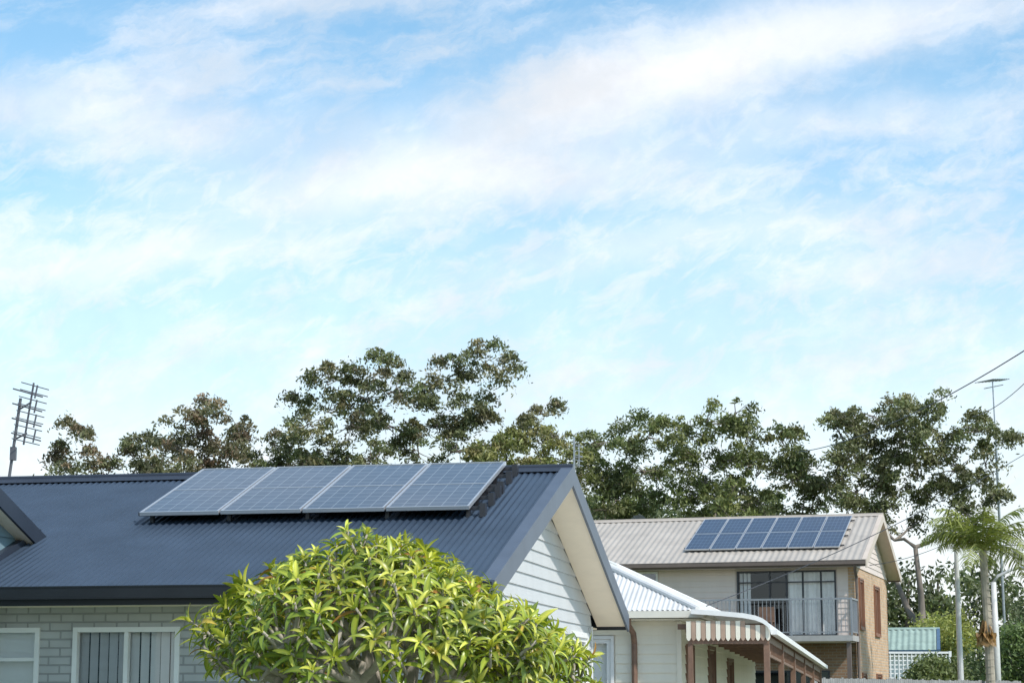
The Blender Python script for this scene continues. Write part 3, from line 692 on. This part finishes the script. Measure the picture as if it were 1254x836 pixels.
# ------------------------------------------------------------------ foreground broadleaf garden tree
def fore():
    rng=random.Random(12); e=empty('broadleaf_garden_tree',(-.64,11,0)); b=MB()
    b.tube([(0,0,0),(.03,0,.5),(.0,0,.85)],[.11,.09,.085],12)
    V=[];F=[];cols=[]
    def top(x):
        return 2.43-.34*max(0,-x-.30)**1.2 - .44*max(0,x-.02)**1.1
    lumps=[(rng.uniform(-1,1),rng.uniform(-1,1),rng.uniform(.08,.2),rng.uniform(-.18,.12)) for _ in range(44)]
    tips=[]; tries=0
    while len(tips)<390 and tries<50000:
        tries+=1
        a=rng.uniform(0,2*math.pi); rr_=math.sqrt(rng.random()); 
        r2=rr_; R0=1.02+.06*math.sin(a*5)+.05*math.sin(a*9+2); x=rr_*math.cos(a)*R0; y=rr_*math.sin(a)*R0
        zt=top(x)-.05; zb=1.78; zd=zb+(zt-zb)*math.sqrt(max(0,1-r2**3.0))
        for lx,ly,lr,lh in lumps:
            d2=((x-lx)**2+(y-ly)**2)/lr**2; zd+=lh*math.exp(-d2)
        inner=rng.random()<.2
        zz=zd-rng.uniform(.10,.30) if inner else zd-rng.uniform(0,.04)
        p=Vector((x,y,zz))
        if any((p-q[0]).length<(.090 if not inner else .11) for q in tips): continue
        n_=Vector((x*.85,y*.85,.7+.4*(1-r2))).normalized(); n_=(n_+Vector((rng.uniform(-.45,.45),rng.uniform(-.45,.45),rng.uniform(-.1,.25)))).normalized()
        tips.append((p,n_))
    for i in range(58):
        a=rng.uniform(0,2*math.pi); rr_=rng.uniform(.78,1.08); lowz=1.62 if abs(math.cos(a))<.75 else (1.80 if math.cos(a)<0 else 1.64)
        p=Vector((rr_*math.cos(a)*1.02,rr_*math.sin(a)*1.02,rng.uniform(lowz,lowz+.2)))
        n_=Vector((math.cos(a),math.sin(a),rng.uniform(-.1,.7))).normalized(); tips.append((p,n_))
    limbs=[]
    for i in range(11):
        a=i*2*math.pi/11+rng.uniform(-.2,.2); k=rng.uniform(.5,.7)
        m1=Vector((math.cos(a)*.25,math.sin(a)*.25,1.2+rng.uniform(-.05,.1))); m2=Vector((math.cos(a)*k,math.sin(a)*k,1.68+rng.uniform(-.05,.12)))
        b.tube([(0,0,.8),m1,m2],[.06,.045,.03],8); limbs.append(m2); 
    for i in range(6):
        a=i*1.05; m2=Vector((math.cos(a)*.25,math.sin(a)*.25,1.85)); b.tube([(0,0,.83),(math.cos(a)*.1,math.sin(a)*.1,1.35),m2],[.05,.04,.028],8); limbs.append(m2)
    subs=[]
    for m2 in limbs:
        for j in range(5):
            t=m2+Vector((m2.x*.28+rng.uniform(-.2,.2),m2.y*.28+rng.uniform(-.2,.2),rng.uniform(.06,.22))); b.tube([m2,m2.lerp(t,.5)+Vector((rng.uniform(-.03,.03),rng.uniform(-.03,.03),-.02)),t],[.026,.02,.016],7); subs.append(t)
    for p,n_ in tips:
        s=min(subs,key=lambda q:(q-p).length+.5*max(0,q.z-p.z)); q0=p-n_*.10
        b.tube([s,s.lerp(q0,.55)+Vector((rng.uniform(-.02,.02),rng.uniform(-.02,.02),-.03)),q0,p],[.014,.011,.009,.008],6)
        u=n_.cross(Vector((0,0,1)) if abs(n_.z)<.95 else Vector((1,0,0))).normalized(); w_=n_.cross(u); nl=rng.randint(10,16); ph=rng.random()*6
        tone=rng.uniform(.7,1.2); yell=rng.random(); size=rng.uniform(.78,1.06)
        for k in range(nl):
            az=ph+k*2.39996; f=k/nl; el=1.30-1.55*f+rng.uniform(-.28,.28)
            rad=u*math.cos(az)+w_*math.sin(az); L=size*rng.uniform(.095,.175)*(.6+.4*f/.3 if f<.3 else 1); W=L*rng.uniform(.085,.125)
            o=p-n_*.07*f; pos=o.copy(); th=el; S=5
            sidev=n_.cross(rad).normalized(); st=[]; cv=rng.uniform(.10,.34)
            for s_ in range(S+1):
                t=s_/S; dirv=(rad*math.cos(th)+n_*math.sin(th)).normalized(); up=sidev.cross(dirv)*-1
                wd=W*(math.sin(math.pi*min(1,(t*.93+.07))**.85))**.8 if s_<S else .001
                if s_==0: wd=W*.12
                st.append((pos.copy(),wd,up)); pos+=dirv*L/S-Vector((0,0,.004*t)); th-=cv
            c0=Vector((.24,.31,.04)) if yell<.5 else Vector((.15,.225,.035))
            if f<.28: c0=Vector((.42,.46,.075))
            if f>.7 and rng.random()<.16: c0=Vector((.50,.40,.07))
            if rng.random()<.008: c0=Vector((.38,.20,.05))
            c0=c0*tone*rng.uniform(.65,1.3); n=len(V)
            for (q,wd,up) in st:
                lift=up*wd*.5
                V.extend([q-sidev*wd+lift,q,q+sidev*wd+lift])
                cols.extend([(c0.x*.9,c0.y*.92,c0.z,1),(min(1,c0.x*1.7+.03),min(1,c0.y*1.45+.03),c0.z*1.5,1),(c0.x*.9,c0.y*.92,c0.z,1)])
            for s_ in range(S):
                a=n+3*s_; F.append((a,a+1,a+4,a+3)); F.append((a+1,a+2,a+5,a+4))
    b.make('trunk_and_branches',palebark,e,smooth=True,recalc=False)
    me=bpy.data.meshes.new('foliage'); me.from_pydata([tuple(v) for v in V],[],F); at=me.color_attributes.new('Col','FLOAT_COLOR','POINT')
    at.data.foreach_set('color',np.array(cols,dtype=np.float32).ravel()); me.materials.append(frleaf)
    me.polygons.foreach_set('use_smooth',[True]*len(me.polygons)); link(bpy.data.objects.new('foliage',me),e)
fore()

# ------------------------------------------------------------------ ground
grass=M('grass',(.10,.13,.05),.95,.35,.8,.6,40); asphalt=M('asphalt',(.05,.05,.052),.9,.2,2,.4,80)
mesh('ground',[(-1500,-1500,0),(1500,-1500,0),(1500,1500,0),(-1500,1500,0)],[(0,1,2,3)],grass)
mesh('road',[(-200,-11,.004),(200,-11,.004),(200,-3,.004),(-200,-3,.004)],[(0,1,2,3)],asphalt)
b=MB(); 
for i in range(-30,30): b.quad((i*6,-7.06,.008),(i*6+3,-7.06,.008),(i*6+3,-6.94,.008),(i*6,-6.94,.008))
b.make('road_markings',white,recalc=False)
b=MB(); b.box(-200,200,-3,-2.85,0,.13); b.box(-200,200,-11.15,-11,0,.13); b.make('kerb',concrete)
b=MB(); b.box(-200,200,1.6,3.0,-.05,.03); b.make('footpath',concrete)
b=MB(); b.pts8([(1.0,3.004,-.05),(8.0,3.004,-.05),(8.5,30,-.05),(.6,30,-.05),(1.0,3.004,.028),(8.0,3.004,.028),(8.5,30,.028),(.6,30,.028)]); b.make('bounce_slab',concrete)  # unseen concrete slab, added to bounce light up to the gable soffit

# ------------------------------------------------------------------ world
az=R(130); el=R(47)
wd=bpy.data.worlds.new('World'); scene.world=wd; wd.use_nodes=True; nt=wd.node_tree; N=nt.nodes; L=nt.links
bg=N['Background']; bg.inputs['Strength'].default_value=.15
sky=N.new('ShaderNodeTexSky'); sky.sky_type='NISHITA'; sky.sun_disc=False; sky.sun_elevation=el; sky.sun_rotation=az
sky.air_density=1.0; sky.dust_density=.4; sky.ozone_density=2.0
def mth(op,a,c=None,d=None,clamp=False):
    n=N.new('ShaderNodeMath'); n.operation=op; n.use_clamp=clamp
    for i,v in enumerate((a,c,d)):
        if v is None: continue
        if isinstance(v,(int,float)): n.inputs[i].default_value=v
        else: L.new(v,n.inputs[i])
    return n.outputs[0]
def mrange(v,a,c,d=0.,e=1.):
    n=N.new('ShaderNodeMapRange'); n.interpolation_type='SMOOTHSTEP'
    L.new(v,n.inputs[0]); n.inputs[1].default_value=a; n.inputs[2].default_value=c; n.inputs[3].default_value=d; n.inputs[4].default_value=e
    return n.outputs[0]
tc=N.new('ShaderNodeTexCoord'); sp=N.new('ShaderNodeSeparateXYZ'); L.new(tc.outputs['Generated'],sp.inputs[0])
ya=mth('MAXIMUM',mth('ABSOLUTE',sp.outputs[1]),.25)
px=mth('DIVIDE',sp.outputs[0],ya); pz=mth('DIVIDE',sp.outputs[2],ya)
def noise(vec,scale,detail,rough,dist=0.,sx=1,sy=1,rot=0.,off=0.,colour=False):
    c=N.new('ShaderNodeCombineXYZ'); L.new(vec[0],c.inputs[0]); L.new(vec[1],c.inputs[1]); c.inputs[2].default_value=off
    m1=N.new('ShaderNodeMapping'); m1.inputs['Rotation'].default_value=(0,0,rot); L.new(c.outputs[0],m1.inputs[0])
    m2=N.new('ShaderNodeMapping'); m2.inputs['Scale'].default_value=(sx,sy,1); L.new(m1.outputs[0],m2.inputs[0])
    n=N.new('ShaderNodeTexNoise'); n.inputs['Scale'].default_value=scale; n.inputs['Detail'].default_value=detail; n.inputs['Roughness'].default_value=rough; n.inputs['Distortion'].default_value=dist
    L.new(m2.outputs[0],n.inputs['Vector']); return n.outputs['Color' if colour else 'Fac']
wc=N.new('ShaderNodeSeparateColor'); L.new(noise((px,pz),10,6,.66,0,1,1,0,3.3,True),wc.inputs[0])
qx=mth('ADD',px,mth('MULTIPLY',mth('SUBTRACT',wc.outputs[0],.5),.08))
qz=mth('ADD',pz,mth('MULTIPLY',mth('SUBTRACT',wc.outputs[1],.5),.045))
def band(cx,cz,ang,lx,lz,s):
    a=R(ang); dx=mth('SUBTRACT',qx,cx); dz=mth('SUBTRACT',qz,cz)
    u=mth('ADD',mth('MULTIPLY',dx,math.cos(a)/lx),mth('MULTIPLY',dz,math.sin(a)/lx))
    v=mth('SUBTRACT',mth('MULTIPLY',dz,math.cos(a)/lz),mth('MULTIPLY',dx,math.sin(a)/lz))
    e=mth('ADD',mth('MULTIPLY',u,u),mth('MULTIPLY',v,v))
    return mth('MULTIPLY',mth('EXPONENT',mth('MULTIPLY',e,-1.)),s)
tot=band(.075,.308,17,.13,.021,1.6)
for bnd in [(-.03,.254,2,.115,.014,1.1),(.17,.335,12,.08,.016,.5),(-.21,.287,-4,.11,.018,.75),(-.11,.345,4,.05,.007,.6),(.17,.285,8,.09,.012,.5),(-.2,.215,6,.10,.012,.6),(.1,.225,8,.12,.012,.45)]:
    tot=mth('ADD',tot,band(*bnd))
st=mrange(noise((qx,qz),6,8,.64,.15,1,3.3,R(-14)),.46,.70)
fine=mrange(noise((px,pz),38,4,.64,.5,1,1.9,R(-30),5),.45,.68)
haze=mrange(pz,.29,.11,0.,.58)
lowh=mrange(pz,.17,.05,0.,.9)
m=mth('ADD',tot,mth('MULTIPLY',st,.70))
m=mth('ADD',m,mth('MULTIPLY',fine,mrange(pz,.33,.22,.08,.45)))
m=mth('ADD',m,haze); m=mth('ADD',m,lowh); m=mth('ADD',m,.04)
mask=mth('SUBTRACT',1.,mth('EXPONENT',mth('MULTIPLY',m,-1.2)))
tint=N.new('ShaderNodeVectorMath'); tint.operation='MULTIPLY'; L.new(sky.outputs[0],tint.inputs[0]); tint.inputs[1].default_value=(1.12,1.46,1.40)
cb=N.new('ShaderNodeCombineColor'); shade=mrange(wc.outputs[2],.35,.65,6.1,7.3)
L.new(mth('MULTIPLY',shade,.99),cb.inputs[0]); L.new(mth('MULTIPLY',shade,1.0),cb.inputs[1]); L.new(mth('MULTIPLY',shade,1.03),cb.inputs[2])
mx=N.new('ShaderNodeMix'); mx.data_type='RGBA'; L.new(mask,mx.inputs[0]); L.new(tint.outputs[0],mx.inputs[6]); L.new(cb.outputs[0],mx.inputs[7])
L.new(mx.outputs[2],bg.inputs['Color'])

sd=bpy.data.lights.new('sun','SUN'); sd.energy=4.1; sd.angle=R(2.5); sd.color=(1,.965,.92); so=bpy.data.objects.new('sun',sd)
dv=Vector((math.sin(az)*math.cos(el),math.cos(az)*math.cos(el),math.sin(el))); so.rotation_euler=dv.to_track_quat('Z','Y').to_euler(); so.location=dv*60; link(so)

cd=bpy.data.cameras.new('camera'); cd.lens=71.77; cd.sensor_width=36; cd.clip_end=5000; cd.clip_start=.1
co=bpy.data.objects.new('camera',cd); co.location=(0,0,1.6); co.rotation_euler=(R(90+9.8),0,0); link(co); scene.camera=co
scene.view_settings.view_transform='Standard'; scene.view_settings.look='None'; scene.view_settings.exposure=0
